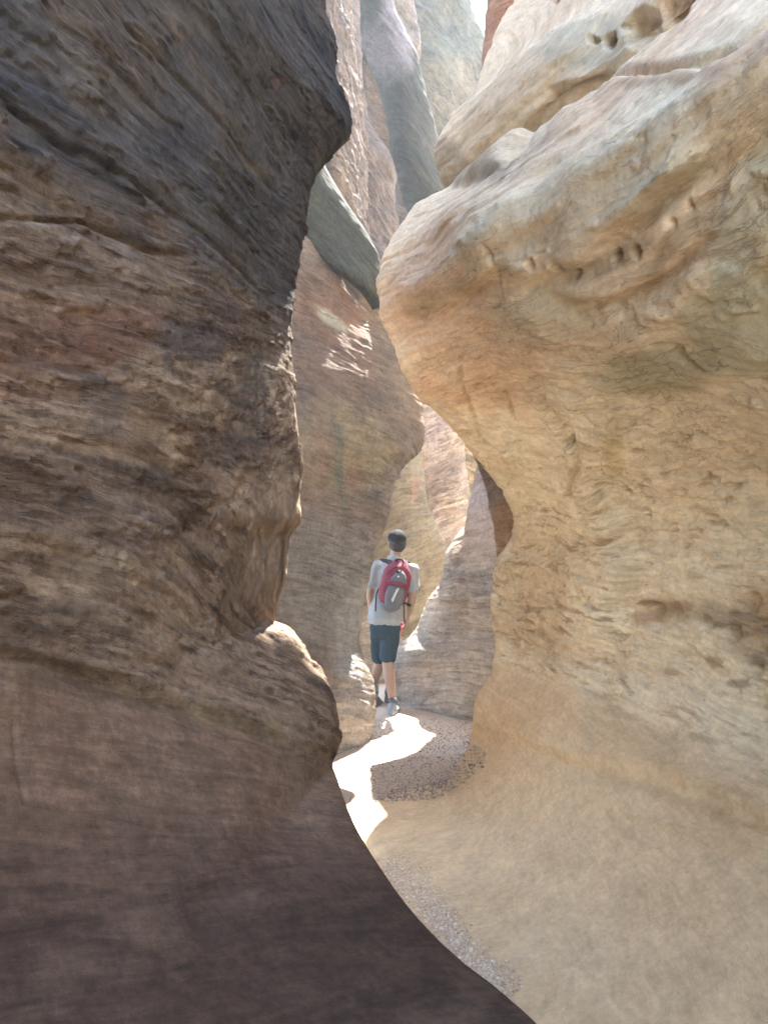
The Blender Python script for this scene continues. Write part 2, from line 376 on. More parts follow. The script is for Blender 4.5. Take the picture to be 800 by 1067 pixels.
# ---------------------------------------------------------------- near pale bulging wall
def build_right():
    sil = [(700,-520,5.2),(640,-260,4.8),(588,-120,4.5),(550,-30,4.25),(535,8,4.2),(510,62,4.12),(499,100,4.05),(468,130,4.0),(456,157,4.0),(460,180,4.0),(477,194,4.0),(474,202,4.0),(442,210,4.0),(420,230,3.95),(402,262,3.9),(396,298,3.9),(396,325,3.9),
           (410,355,3.92),(430,402,4),(470,442,4.15),(497,475,4.3),(525,510,4.5),(541,540,4.6),(536,565,4.7),(521,592,4.8),(517,630,4.9),(521,665,4.9),(520,694,4.9),(497,735,4.9),(491,769,4.9),(477,800,4.75),(449,832,4.5),(384,845,4.35)]
    rows = []
    for px, py, Y in sil:
        n = P(px, py, Y); z = n[2]
        zk = [9, 5, 4, 3.3, 2.8, 2.2, 1.6, 1.2, .85, .65, .5, .35, .2, .1, .04]
        w0 = ktab(z, zk, [4.6, 3.1, 2.6, 2.25, 2.0, 1.8, 1.8, 1.85, 1.9, 1.72, 1.5, 1.28, 1.0, .8, .62])
        W = np.array([w0, 0., z]); d = n-W
        blg = ktab(z, zk, [0, .10, .10, .10, -.12, .10, .30, .36, .34, .28, .2, .12, .05, .0, .0])     # >0 pushes the face back into the rock
        pts = [np.array([w0+.6, -7., z]), np.array([w0+.15, -1.6, z]), W]
        for f in (.28, .5, .7, .86, .95):
            pts.append(W+d*f+np.array([blg*math.sin(f*math.pi)**.8, blg*.35*math.sin(f*math.pi), 0]))
        bk = [n, n+np.array([.06, .15, 0]), n+np.array([.34, .42, 0]), n+np.array([1.4, .75, 0]), n+np.array([7, 1.2, 0])]
        rows.append(pts+bk)
    last = rows[-1]
    rows.append([np.array([p[0]-(.06 if i < 9 else 0)-.02, p[1]-.03, 0.0]) for i, p in enumerate(last)])
    rows.append([np.array([p[0]-(.30 if i < 9 else .1), p[1]-.15*(i > 2), -.12]) for i, p in enumerate(last)])
    dl = np.array([np.linalg.norm(rows[i+1][5]-rows[i][5]) for i in range(len(rows)-1)])
    tr = density(0, len(rows)-1, int(1000*SC), lambda t: np.maximum(np.interp(t, np.arange(len(dl))+.5, dl), .02)*np.where(t < 3, .3, 1.))
    tc = density(0, 12, int(900*SC), lambda t: np.where(t < 1, .10, np.where(t < 2, .3, np.where(t < 4, 1.3, np.where(t < 8.3, 1.2, np.where(t < 10, .5, .12))))))
    w = Wall(rows, None, tr, tc); w.nose_c = 8; B = w.B; px, py = w.px, w.py
    front = sm(.2, .6, B[..., 1])*(1-sm(8.9, 10, w.tc)[None, :])
    x, y, z = B[..., 0], B[..., 1], B[..., 2]
    wl = fbm(B*np.array([.8, .8, 1.])+15, 4)
    up = sm(2.0, 2.9, z+.15*wl)
    # swept bedding of the upper lobes follows a big hollow curve; lower strata lie flat with a gentle dip
    sweep = np.hypot(x-.4, z-4.25)          # arcs centred up and to the left
    bed = (z+.05*x-.10*y)*(1-up)+up*(4.25-sweep)*.9+.09*wl+.03*fbm(B*3, 3)
    along = (y-x)*(1-.4*up)-.3*z*up
    bedv = np.stack([along, bed, y], -1)
    body = sm(.62, .85, z+.10*fbm(B*1.5+2, 3)+.10*(x-1)); upper = up
    nose = 1-.85*sm(5.5, 7.6, w.tc)[None, :]
    D = nose*.12*fbm(B*.75+23, 3)*(.25+.75*sm(.3, .9, z))
    D += nose*.035*fbm(B*np.array([1.9, 1.9, 2.1])+5, 3)*(.25+.75*body)
    # flowing flutes of the upper lobes
    fl = fbm(np.stack([along*.55, bed*3.0, y*.4], -1)+7, 4, .5)
    D += nose*upper*.075*fl
    D += upper*.012*fbm(np.stack([along*.9, bed*11, y*.9], -1)+17, 3)
    # thin flaggy strata below
    mid = body*(1-upper)
    q = fbm(np.stack([along*1.2, bed*9, y], -1)+12, 4, .6)
    D += mid*(.018*q+.020*np.abs(fbm(np.stack([along*2.6, bed*24, y*2], -1)+19, 3)))*(.4+1.0*sm(-.25, .45, fbm(B*1.2+44, 2)))
    D -= mid*.030*sm(.32, .55, fbm(np.stack([along*4, bed*11, y*3], -1)+3, 3))
    D += .003*fbm(B*24, 4, .6)
    fk = fbm(np.stack([along*2, bed*8, y*2], -1)+77, 5, .6); D += body*(.009-.006*upper)*sm(.05, .09, fk)+body*(.010-.005*upper)*sm(.16, .20, fbm(np.stack([along*1.2, bed*5, y*1.2], -1)+97, 5, .6))
    k = front
    # overhanging block at the top: its lower edge
    seam = [(455,196),(490,192),(525,178),(548,150),(562,118),(572,95),(600,90),(640,82),(690,76),(730,66),(765,50),(800,22),(860,-30)]
    D += k*ledge(px, py, seam[:8][::-1], 9, .05, 80, .5)
    D += k*ledge(px, py, [(860,-60),(800,-20),(750,20),(700,40),(640,50)], 12, .0, 50, 0)
    D += k*crack(px, py, seam, 4, .035)
    D += upper*.010*sm(.0, .10, fbm(np.stack([along*.7, bed*7, y*.5], -1)+117, 4, .55))
    # sweeping fins and grooves under it
    D += k*ledge(px, py, [(900,120),(800,170),(760,190),(735,240),(700,300),(650,340),(600,352)][::-1], 16, .030, 60, .5)
    D += k*ledge(px, py, [(760,150),(700,190),(650,235),(610,270),(560,290),(530,318)], 8, .05, 45, .5)
    D += k*ledge(px, py, [(740,235),(690,285),(640,310),(600,312),(560,300)], 6, .035, 30, .7)
    D += k*ledge(px, py, [(640,120),(600,150),(560,190),(520,240),(500,290)], 10, .02, 50, .3)
    D += k*ledge(px, py, [(530,262),(505,290),(470,310),(450,340)], 6, .03, 30, .5)
    D += k*ledge(px, py, [(900,330),(800,385),(700,400),(620,415),(590,440)], 16, .055, 70, .3)
    D += k*crack(px, py, [(474,368),(478,400),(492,430),(503,463)], 1.8, .02)
    D += k*crack(px, py, [(524,410),(530,425),(534,440)], 2, .02)
    D += k*crack(px, py, [(512,250),(520,275),(517,300)], 2, .02)
    D += k*crack(px, py, [(560,380),(566,420),(590,450),(610,470)], 4, .02)
    # upright rib in the lower wall
    D += k*ledge(px, py, [(612,460),(622,500),(648,540),(655,600),(632,660),(622,720),(610,790)], 12, .075, 75, .3)
    D += k*ledge(px, py, [(606,500),(612,480),(604,462),(600,500),(597,520)], 4, .03, 15, .6)
    # base ledge over the polished ramp
    D += k*ledge(px, py, [(1000,900),(900,880),(800,852),(700,812),(620,800),(570,782),(520,762),(495,770)], 6, .03, 50, .5)
    # pits
    for cx, cy, r, dp in ((626,37,9,.05),(611,36,5,.03),(664,28,22,.07),(700,10,22,.07),(640,22,4,.02),(583,4,6,.03),(640,268,7,.03),(662,262,6,.03),(600,285,5,.02),(585,275,6,.03),(560,272,5,.03),(700,232,5,.02),(715,215,4,.02),
                          (690,640,18,.03),(676,636,10,.02),(780,630,12,.03),(735,650,8,.02),(760,660,9,.03),(785,700,8,.03),(790,730,7,.02),(700,790,10,.02)):
        rr = np.hypot(px-cx, (py-cy)*.85)/r+.25*fbm(B*9+cx, 2)
        D -= k*dp*(1-sm(.55, 1.1, rr))
    rag = .016*fbm(B*np.array([3, 3, 5.5])+13, 4, .6)
    D += rag*np.exp(-((w.tc[None, :]-8)/.9)**2)*sm(.2, .6, z)
    V = B+w.N*D[..., None]
    # ---- colour
    c = np.broadcast_to(np.array([.68, .56, .42]), V.shape).copy()
    n1 = fbm(np.stack([along*1.0, bed*4, y], -1)+40, 4); n2 = fbm(np.stack([along*2.2, bed*17, y*2], -1)+50, 4)
    c = mix(c, [.74, .64, .51], sm(.05, .45, n1)*.8)
    c = mix(c, [.60, .46, .33], sm(.0, .4, -n1)*.6)
    c = mix(c, [.34, .235, .15], mid*sm(.22, .5, -n2)*.6)
    c = mix(c, [.66, .50, .38], upper*.8)
    n3 = fbm(np.stack([along*.7, bed*2.6, y*.5], -1)+60, 4, .5)
    c = mix(c, [.60, .54, .43], upper*sm(.08, .34, n3)*.6)
    c = mix(c, [.60, .41, .30], upper*sm(.08, .4, -n3)*.6)
    for a in ((770,330,80,60,-25,[.40,.355,.25],.75,1),(690,385,70,30,-15,[.34,.29,.19],.7,2),(700,190,50,20,-35,[.46,.41,.32],.5,3),(780,210,30,90,15,[.46,.44,.36],.7,4),
              (540,120,60,60,-30,[.48,.37,.27],.5,5),(490,178,40,14,-5,[.26,.21,.165],.75,6),(760,60,60,22,-25,[.42,.27,.19],.6,7),(690,85,60,9,-12,[.30,.20,.14],.6,8),
              (430,290,40,60,0,[.53,.33,.235],.6,9),(480,380,70,60,30,[.57,.36,.24],.6,10),(600,40,50,30,-10,[.37,.335,.27],.6,11),
              (560,330,70,30,-20,[.52,.45,.34],.6,12),(460,310,45,12,-25,[.36,.27,.17],.6,13),(640,270,60,10,-25,[.29,.22,.16],.6,14),(700,250,55,10,-55,[.34,.25,.17],.6,15),
              (680,640,26,11,0,[.30,.16,.08],.95,16),(706,632,12,6,0,[.33,.18,.09],.95,41),(672,628,10,5,0,[.20,.11,.06],.95,42),(745,652,10,4,10,[.16,.12,.09],.95,43),(770,662,11,5,0,[.15,.11,.085],.95,44),(790,655,9,6,0,[.24,.13,.08],.95,45),(762,640,8,4,0,[.20,.15,.12],.95,46),(786,690,9,7,0,[.14,.11,.09],.95,47),(742,690,10,6,20,[.28,.16,.09],.95,48),(770,712,12,5,10,[.18,.14,.11],.95,49),(660,752,12,5,0,[.25,.18,.12],.95,50),(640,745,14,5,10,[.24,.17,.12],.95,51),(735,775,14,4,15,[.26,.19,.12],.95,52),(700,700,9,4,0,[.30,.20,.13],.95,53),(755,590,16,4,0,[.33,.22,.14],.92,54),(640,560,14,4,-10,[.36,.24,.15],.92,55),(780,655,40,40,0,[.30,.19,.11],.55,17),(730,640,60,12,10,[.24,.18,.13],.5,18),(640,470,30,12,90,[.45,.33,.15],.5,19),
              (640,800,120,10,12,[.50,.34,.14],.75,20),(760,850,90,12,14,[.46,.28,.12],.75,21),(720,870,120,7,16,[.56,.42,.20],.6,22),(650,770,90,14,10,[.42,.33,.25],.5,23),
              (560,620,40,60,0,[.47,.32,.19],.4,24),(600,570,60,20,-10,[.60,.48,.34],.5,25)):
        c = stain(w, c, a[0], a[1], a[2], a[3], a[4], a[5], a[6], a[7]+30)
    ln = fbm(np.stack([along*3.2, bed*20, y*2], -1)+140, 5, .6)*sm(-.15, .3, fbm(B*1.4+150, 3))
    c = mix(c, [.36, .23, .135], mid*sm(.15, .24, ln)*.55)
    D2 = mid*.012*sm(.13, .22, ln); V = V-w.N*D2[..., None]
    ft = (1-body)
    c = mix(c, [.64, .52, .39], ft*.8)
    c = mix(c, [.58, .45, .32], ft*sm(-.1, .4, fbm(B*np.array([1.2, 1.2, 6])+17, 4))*.5)
    # darker tone in pits and cracks, where relief drops below its local mean
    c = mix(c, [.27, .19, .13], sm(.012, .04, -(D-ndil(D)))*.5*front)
    c = c*np.array([1.02, 1.08, 1.02]); c = c*(1-ft[..., None]*(1-np.array([.90, .80, .70])))
    me = grid_mesh('canyon_wall', V, c, bedv, crust=.62*ft)
    o = link('canyon_wall', me, M_right)
    tag(o, 'pale tan and pink sandstone wall with an overhanging rounded bulge above a smooth ramp', 'canyon wall', None, 'structure')
    return o, w

def ndil(D, r=9):
    """cheap local mean"""
    k = np.ones(2*r+1)/(2*r+1)
    A = np.apply_along_axis(lambda v: np.convolve(np.pad(v, r, 'edge'), k, 'valid'), 0, D)
    return np.apply_along_axis(lambda v: np.convolve(np.pad(v, r, 'edge'), k, 'valid'), 1, A)

# ---------------------------------------------------------------- free-standing masses further up the slot
def mass(name, label, rows, front, back, base, mat, cols, n=(420, 420), dip=(.1, .1), amp=(.06, .02, .012), seed=0, blob=(), pw=.8, cat='rock wall', skew=0):
    """rows: (py, pxL, YL, pxR, YR). closed body; front/back = how far it bulges toward / away from the viewer"""
    rs = []
    for py, xl, yl, xr, yr in rows: rs.append([P(xl, py, yl), P(xr, py, yr)])
    rs = np.array(rs)
    if base is not None: rs = np.concatenate([rs, [[ [p[0], p[1], base] for p in rs[-1] ]]])
    dz = np.linalg.norm(np.diff(rs.mean(1), axis=0), axis=1)+1e-3
    t = density(0, len(rs)-1, n[0], lambda t: np.interp(t, np.arange(len(dz))+.5, dz))
    E = pchip(np.arange(len(rs)), rs, t)
    L, Rr = E[:, 0], E[:, 1]; C = (L+Rr)/2; A = (Rr-L)/2
    hd = np.stack([-A[:, 1], A[:, 0]], -1); hd /= np.linalg.norm(hd, axis=1)[:, None]
    hw = np.linalg.norm(A, axis=1)
    fr = np.minimum(front, hw*1.1); bk = np.minimum(back, hw*2.5+.05) if back < 3 else np.full(len(hw), back)
    wv = lambda th: np.where(np.cos(th) > 0, 1.5, 1.0)
    # angle 0 = right edge, pi = left edge, 3pi/2 = front
    th = np.concatenate([np.linspace(math.pi, 2*math.pi, int(n[1]*.72), endpoint=False), np.linspace(0, math.pi, n[1]-int(n[1]*.72), endpoint=False)])
    c_, s_ = np.cos(th), np.sin(th); ca = np.sign(c_)*np.abs(c_)**pw; sa = np.sign(s_)*np.abs(s_)**pw
    B = C[:, None, :]+A[:, None, :]*ca[None, :, None]
    off = np.where(s_ < 0, fr[:, None]*sa, bk[:, None]*sa)
    sk = 1+skew*c_
    B = B+np.stack([hd[:, 0, None]*off*sk, hd[:, 1, None]*off*sk, 0*off], -1)
    Nn = normals(B, True); sg = np.sign(np.mean(np.sum(Nn*(B-C[:, None, :]), -1))); Nn = Nn*sg
    px, py = proj(B)
    x, y, z = B[..., 0], B[..., 1], B[..., 2]; o = seed*7.3
    wl = fbm(B*.8+o, 3)
    bed = z+dip[0]*x+dip[1]*y+.12*wl+.03*fbm(B*3+o, 3); al = x-dip[0]*z+.3*y
    bedv = np.stack([al, bed, y], -1)
    D = amp[0]*fbm(B*.9+o, 4)*1.6+amp[1]*fbm(np.stack([al*1.1, bed*7, y], -1)+o, 4, .55)+amp[2]*np.abs(fbm(np.stack([al*2, bed*18, y*2], -1)+o, 3))+amp[2]*.6*ridge(B*4+o, 4)
    D += .003*fbm(B*18, 3)
    V = B+Nn*D[..., None]
    c = np.broadcast_to(np.array(cols[0]), V.shape).copy()
    n1 = fbm(np.stack([al, bed*4, y], -1)+o+4, 4); n2 = fbm(np.stack([al*2.2, bed*15, y*2], -1)+o+9, 4)
    c = mix(c, cols[1], sm(.02, .4, n1)*.85); c = mix(c, cols[2], sm(.05, .4, -n1)*.8); c = mix(c, cols[2], sm(.15, .45, -n2)*.6)
    w = type('W', (), {})(); w.B = B; w.px = px; w.py = py
    fm = s_[None, :] < .1
    w.py = np.where(fm, py, 1e5)
    for i, a in enumerate(blob): c = stain(w, c, a[0], a[1], a[2], a[3], a[4], a[5], a[6], i+seed*11, wob=.6)
    if sg > 0: V, c, bedv = V[::-1], c[::-1], bedv[::-1]
    me = grid_mesh(name, V, c, bedv, wrap=True, cap=True)
    ob = link(name, me, mat); tag(ob, label, cat)
    return ob

o_left, wl_ = build_left()
o_right, wr_ = build_right()
G_ = lambda *a: list(a)
def rows2(lst, yl, yr):
    return [(a[0], a[1], (a[3] if len(a) > 3 else yl), a[2], (a[4] if len(a) > 4 else yr)) for a in lst]

# reddish banded wall between the dark wall and the hiker
mass('rock_wall', 'reddish-brown banded wall just beyond the dark one, hiding one foot of the hiker',
     rows2([(190,200,318),(235,190,345),(265,180,372),(292,180,386),(312,180,389),(332,180,391),(352,180,402),(375,180,414),(400,180,425),(430,180,433),(452,180,437),(468,180,436),(484,180,421),(505,180,409),(530,180,404),(556,180,396),(580,180,388),(610,180,379),(640,180,371),(665,180,369),(685,180,374),(708,180,383),(740,180,386),(770,180,387),(800,180,388)], 4.5, 6.15),
     .09, .7, -.3, M_mid, ([.175,.140,.108],[.22,.170,.125],[.115,.10,.085]), (620,520), (.25,.05), (.07,.022,.016), 1,
     ((355,390,45,110,0,[.115,.09,.07],.75),(350,330,35,28,20,[.17,.10,.07],.85),(335,300,35,40,0,[.16,.105,.075],.7),(350,385,40,30,0,[.15,.10,.075],.7),(345,335,22,6,35,[.30,.29,.23],.9),(360,470,40,60,70,[.25,.21,.13],.7),
      (352,475,7,50,-4,[.11,.12,.09],.8),(405,355,16,40,-20,[.13,.12,.105],.8),(385,300,22,22,0,[.20,.13,.105],.6),(330,480,16,50,10,[.20,.135,.095],.6),(368,500,10,14,10,[.20,.12,.08],.5),
      (335,600,60,60,0,[.20,.195,.175],.85),(360,660,40,60,0,[.26,.25,.22],.8),(365,760,30,50,0,[.30,.265,.22],.8)), .6)
# green-grey slab leaning on top of it
mass('rock_slab', 'green-grey leaf-shaped slab leaning at the top edge of the reddish wall', 
     rows2([(168,327,331),(180,322,339),(200,317,352),(218,308,364),(236,308,376),(252,318,386),(267,334,393),(285,358,397),(299,377,397,5.66,5.8),(308,385,397,5.72,5.8),(316,391,397,5.77,5.8),(320,394,397,5.78,5.8)], 5.55, 5.8),
     .05, .09, None, M_mid, ([.055,.060,.046],[.07,.072,.056],[.04,.042,.034]), (240,240), (.9,.1), (.014,.010,.006), 2, (), .8, 'rock slab')
# yellow glowing wall behind the hiker
mass('rock_wall', 'yellow banded wall directly behind the hiker, lit warm by bounced light',
     rows2([(430,385,434),(450,380,437),(475,370,438),(500,365,441),(520,360,444),(545,350,452),(562,350,459),(578,350,465),(600,350,468),(640,350,470),(700,350,470),(745,350,470)], 8.3, 9.0),
     .15, .5, -.3, M_mid, ([.155,.132,.088],[.18,.155,.105],[.115,.092,.062]), (460,360), (-.35,.1), (.06,.02,.012), 3,
     ((432,508,4,10,10,[.24,.13,.085],.6),(385,690,30,50,0,[.42,.37,.30],.6)), .75)
# right middle wall
mass('rock_wall', 'purple-grey to tan wall across the passage from the hiker, sloping into the gravel',
     rows2([(470,503,560),(500,497,560),(522,491,560),(545,487,560),(562,476,560),(580,466,560),(604,463,560),(622,450,565),(642,442,565),(660,432,570),(680,411,570),(700,406,570),(730,405,570),(765,404,570)], 7.5, 6.3),
     .10, .7, -.3, M_mid, ([.34,.28,.21],[.40,.335,.255],[.225,.19,.16]), (480,420), (-.1,.05), (.07,.022,.014), 4,
     ((505,520,22,35,0,[.26,.235,.24],.8),(500,560,25,30,0,[.33,.235,.17],.6),(440,700,40,60,0,[.36,.32,.28],.6)), .75)
# lobe peeping out behind the pale wall
mass('rock_lobe', 'narrow lilac-grey lobe peeping out from behind the edge of the pale wall',
     rows2([(430,500,600),(455,494,600),(472,494,600),(500,503,600),(525,511,600),(552,517,600),(572,519,600),(590,519,600),(640,522,600),(700,524,600),(760,516,600),(800,505,600)], 5.6, 5.2),
     .12, .5, -.3, M_mid, ([.37,.26,.18],[.42,.31,.21],[.30,.22,.17]), (300,260), (0,.1), (.03,.015,.01), 5,
     ((510,495,24,34,0,[.25,.23,.24],.85),), .8, 'rock lobe')
# streaked rock further back
mass('rock_wall', 'grey-brown streaked rock wedge between the yellow wall and the pale bulge',
     rows2([(360,395,440),(385,405,462),(405,410,474),(430,415,479),(455,418,481),(480,420,483),(500,425,485),(520,428,487),(545,430,488),(580,430,492),(660,430,492),(750,430,492)], 10, 10.3),
     .25, .5, -.3, M_far, ([.25,.205,.17],[.33,.27,.20],[.16,.135,.125]), (380,320), (-.5,.1), (.08,.03,.02), 6,
     ((455,430,20,50,0,[.27,.235,.235],.7),), .8)
mass('rock_wall', 'small yellow sandstone face seen through the gap beside the pale bulge',
     rows2([(380,450,560),(420,450,560),(455,455,560),(530,460,560),(600,460,560),(745,460,560)], 12, 12.4),
     .2, .8, -.3, M_far, ([.24,.195,.12],[.27,.225,.145],[.18,.14,.085]), (200,200), (.3,.1), (.08,.03,.02), 7, (), .8)
# ------------ upper part of the slot
mass('rock_wall', 'pinkish sunlit-edged slab dropping down beside the dark wall',
     rows2([(-420,200,345),(-120,230,352),(0,250,362),(40,250,369),(80,250,374),(115,250,378),(140,255,388),(180,270,402),(215,290,412),(250,320,416),(300,330,418),(400,330,420),(500,330,420)], 7.6, 8.3),
     .3, .8, None, M_far, ([.15,.12,.098],[.19,.155,.125],[.10,.082,.07]), (460,360), (.9,.1), (.12,.05,.03), 8, (), .8)
mass('rock_rib', 'slender rib of rock streaked with white sunlight right beside the top of the dark wall',
     [(-300,300,6.4,335,7.9),(-100,316,6.4,350,7.9),(0,326,6.4,361,7.9),(60,334,6.4,368,7.9),(115,340,6.4,373,7.9),(170,344,6.4,377,7.9),(215,348,6.4,378,7.9),(245,356,6.5,378,7.8),(262,364,6.6,376,7.7)],
     .05, .5, None, M_far, ([.19,.155,.13],[.24,.20,.165],[.12,.10,.085]), (420,300), (.9,.1), (.06,.07,.07), 14, (), .8, 'rock rib')
mass('rock_wall', 'tan and grey rock face between the pinkish slab and the dark green fin',
     rows2([(-420,330,430),(-100,340,425),(0,345,428),(60,350,436),(120,350,445),(160,350,456),(220,360,470),(280,370,480),(400,380,480)], 9.6, 9.9),
     .3, .8, None, M_far, ([.17,.14,.108],[.22,.175,.13],[.11,.10,.09]), (420,340), (.4,.1), (.14,.05,.03), 9,
     ((395,130,20,60,0,[.28,.20,.145],.6),(410,200,40,50,20,[.20,.17,.145],.7)), .8)
mass('rock_fin', 'dark green-grey fin with a bright sunlit rim standing in the upper slot',
     rows2([(-380,330,372),(-80,368,390),(0,386,402),(25,396,411),(55,406,425),(80,411,434),(110,414,445),(138,416,452),(160,419,456),(178,426,457),(196,438,459),(214,449,462),(235,456,464),(260,460,466)], 8.7, 8.95),
     .14, .4, None, M_mid, ([.05,.055,.045],[.085,.08,.065],[.03,.034,.03]), (380,240), (1.2,.1), (.03,.03,.02), 10, ((415,30,14,50,10,[.22,.20,.22],.7),), .8, 'rock fin')
mass('rock_tower', 'tall weathered tan and green buttress behind the fin, below the far bright cliff',
     rows2([(-200,380,450),(-60,390,462),(0,395,472),(25,395,488),(50,395,497),(75,395,503),(100,395,508),(150,395,514),(250,395,525),(400,400,540)], 12, 12.6),
     .6, 1.4, None, M_far, ([.115,.11,.082],[.16,.14,.10],[.066,.072,.062]), (420,340), (.9,.1), (.2,.10,.06), 11,
     ((485,40,25,50,20,[.12,.135,.11],.7),(470,90,30,30,0,[.22,.185,.125],.5)), .8, 'rock tower')
mass('rock_wall', 'reddish sliver of cliff at the top of the frame behind the pale bulge',
     rows2([(-420,560,760),(-150,530,720),(-30,512,680),(0,509,660),(30,508,640),(55,506,620),(80,505,600),(160,500,600),(260,500,600)], 6.6, 6.2),
     .2, .6, None, M_mid, ([.38,.22,.15],[.45,.29,.20],[.28,.16,.12]), (260,220), (.2,.1), (.05,.02,.012), 12, (), .8)

# unseen added blocks that shape the sun; the first shades half the gravel bed
def plan_block(name, label, plan, z0, z1, mat, col, seed):
    plan = np.array(plan, float); n = 160; L = np.r_[0, np.cumsum(np.linalg.norm(np.diff(np.r_[plan, plan[:1]], axis=0), axis=1))]
    t = np.linspace(0, L[-1], n, endpoint=False); cl = np.r_[plan, plan[:1]]
    R2 = np.stack([np.interp(t, L, cl[:, i]) for i in (0, 1)], -1); c0 = R2.mean(0)
    ph = np.linspace(-1, 1, 70); k = (1-np.abs(ph)**3.2)**(1/3.2); k = np.maximum(k, .02)
    V = np.concatenate([c0+(R2-c0)[None]*k[:, None, None], np.broadcast_to(((z0+z1)/2+(z1-z0)/2*ph)[:, None, None], (70, n, 1))], -1)
    V = V+normals(V, True)*(.06*fbm(V*1.5+seed, 4)+.02*fbm(V*6, 3))[..., None]
    c = np.broadcast_to(np.array(col), V.shape).copy(); c = mix(c, np.array(col)*.7, sm(0, .4, fbm(V*2+seed, 4)))
    o = link(name, grid_mesh(name, V, c, V, wrap=True, cap=True), mat); tag(o, label, 'boulder'); return o
plan_block('shade_block', 'unseen block added behind the pale bulge to shade the gravel bed', [(1.55,8.8),(1.24,8.4),(1.02,7.85),(.70,7.5),(.76,6.9),(.86,6.2),(.95,5.9),(1.8,5.9),(2.4,8.8)], 3.5, 4.2, M_mid, [.4,.29,.19], 3)  # unseen, added to cut the edge of the sun patch on the floor
plan_block('shade_block', 'small unseen block added behind the green-grey slab to shade the reddish wall', [(-.3,6.2),(.38,6.25),(.42,6.8),(-.3,6.85)], 3.62, 4.05, M_mid, [.25,.19,.14], 8)  # unseen, added to take the sun off the reddish wall's upper corner
plan_block('shade_block', 'unseen block added above the near walls to keep sun off the dark wall', [(-.95,2.8),(-.12,3.56),(.0,4.57),(.31,5.16),(.52,5.84),(.69,6.32),(.86,6.54),(1.22,6.72),(3.2,6.9),(3.2,3.4),(.6,2.9)], 6.8, 7.6, M_right, [.45,.33,.22], 5)  # unseen, added overhead so only the dark wall's edge catches sun

# far cliff: a long rocky slope that closes the view
def far_cliff():
    u = np.linspace(-1, 1, 260); v = np.linspace(0, 1, 260); U, Vv = np.meshgrid(u, v)
    X = U*40; Z = 34*Vv; Y = 17+12*Vv+1.5*U**2*10
    B = np.stack([X, Y, Z-1], -1); B[..., 1] += 1.6*fbm(B*.25, 5, .55)+.5*ridge(B*.8, 4); B[..., 2] += .8*fbm(B*.4+9, 3)
    c = np.broadcast_to(np.array([.52, .47, .38]), B.shape).copy(); c = mix(c, [.40, .33, .25], sm(0, .4, fbm(B*.5, 4))); c = mix(c, [.30, .31, .23], sm(.2, .4, fbm(B*1.1+7, 4))*.7)
    o = link('cliff', grid_mesh('cliff', B, c, np.stack([X, Z, Y], -1)), M_far)
    tag(o, 'bright sunlit cliff far up behind the top of the slot', 'cliff', None, 'structure')
far_cliff()

# ================================================================ GROUND
def ground_h(x, y):
    p = np.stack([x, y, 0*x], -1)
    near = np.exp(-(np.hypot(x, y-5)/9)**2)
    return near*(.022*fbm(p*1.3, 4)+.006*fbm(p*7, 3))
def build_ground():
    def axis(c, lo, hi, n):
        t = np.linspace(-1, 1, n); s = np.sign(t)*(np.abs(t)*1.6+np.abs(t)**7*(hi-1.6)); return c+s
    xs = axis(0.1, -60, 60, 330); t = np.linspace(0, 1, 480)
    ys = np.concatenate([np.linspace(-60, 1.2, 60), np.linspace(1.25, 9, 620), np.linspace(9.2, 60, 60)])
    X, Y = np.meshgrid(xs, ys); Z = ground_h(X, Y); B = np.stack([X, Y, Z], -1)
    c = np.broadcast_to(np.array([.47, .375, .285]), B.shape).copy(); c = mix(c, [.40, .31, .23], sm(0, .4, fbm(B*1.3, 4)))
    # coarser, greyer grit lies in the bed of the passage
    me = grid_mesh('ground', B, c, B)
    m = NT('sand'); at = m.node('ShaderNodeAttribute', attribute_name='Col'); ob = m.node('ShaderNodeTexCoord').outputs['Object']
    a = m.noise(ob, 55, 6, .7); b = m.noise(ob, 260, 3, .6); v = m.math('MULTIPLY', m.rng(a, .3, .7, .78, 1.2), m.rng(b, .3, .7, .8, 1.2))
    cb = m.node('ShaderNodeCombineXYZ'); [m.l(v, cb.inputs[i]) for i in range(3)]
    m.l(m.mixc(1.0, at.outputs['Color'], cb.outputs[0], 'MULTIPLY'), m.b.inputs['Base Color']); m.b.inputs['Roughness'].default_value = .95
    bp = m.node('ShaderNodeBump'); bp.inputs['Strength'].default_value = .6; bp.inputs['Distance'].default_value = .006
    m.l(m.math('ADD', a, m.math('MULTIPLY', b, .4)), bp.inputs['Height']); m.l(bp.outputs[0], m.b.inputs['Normal'])
    tag(link('ground', me, m.m), None, None, None, 'structure')
build_ground()


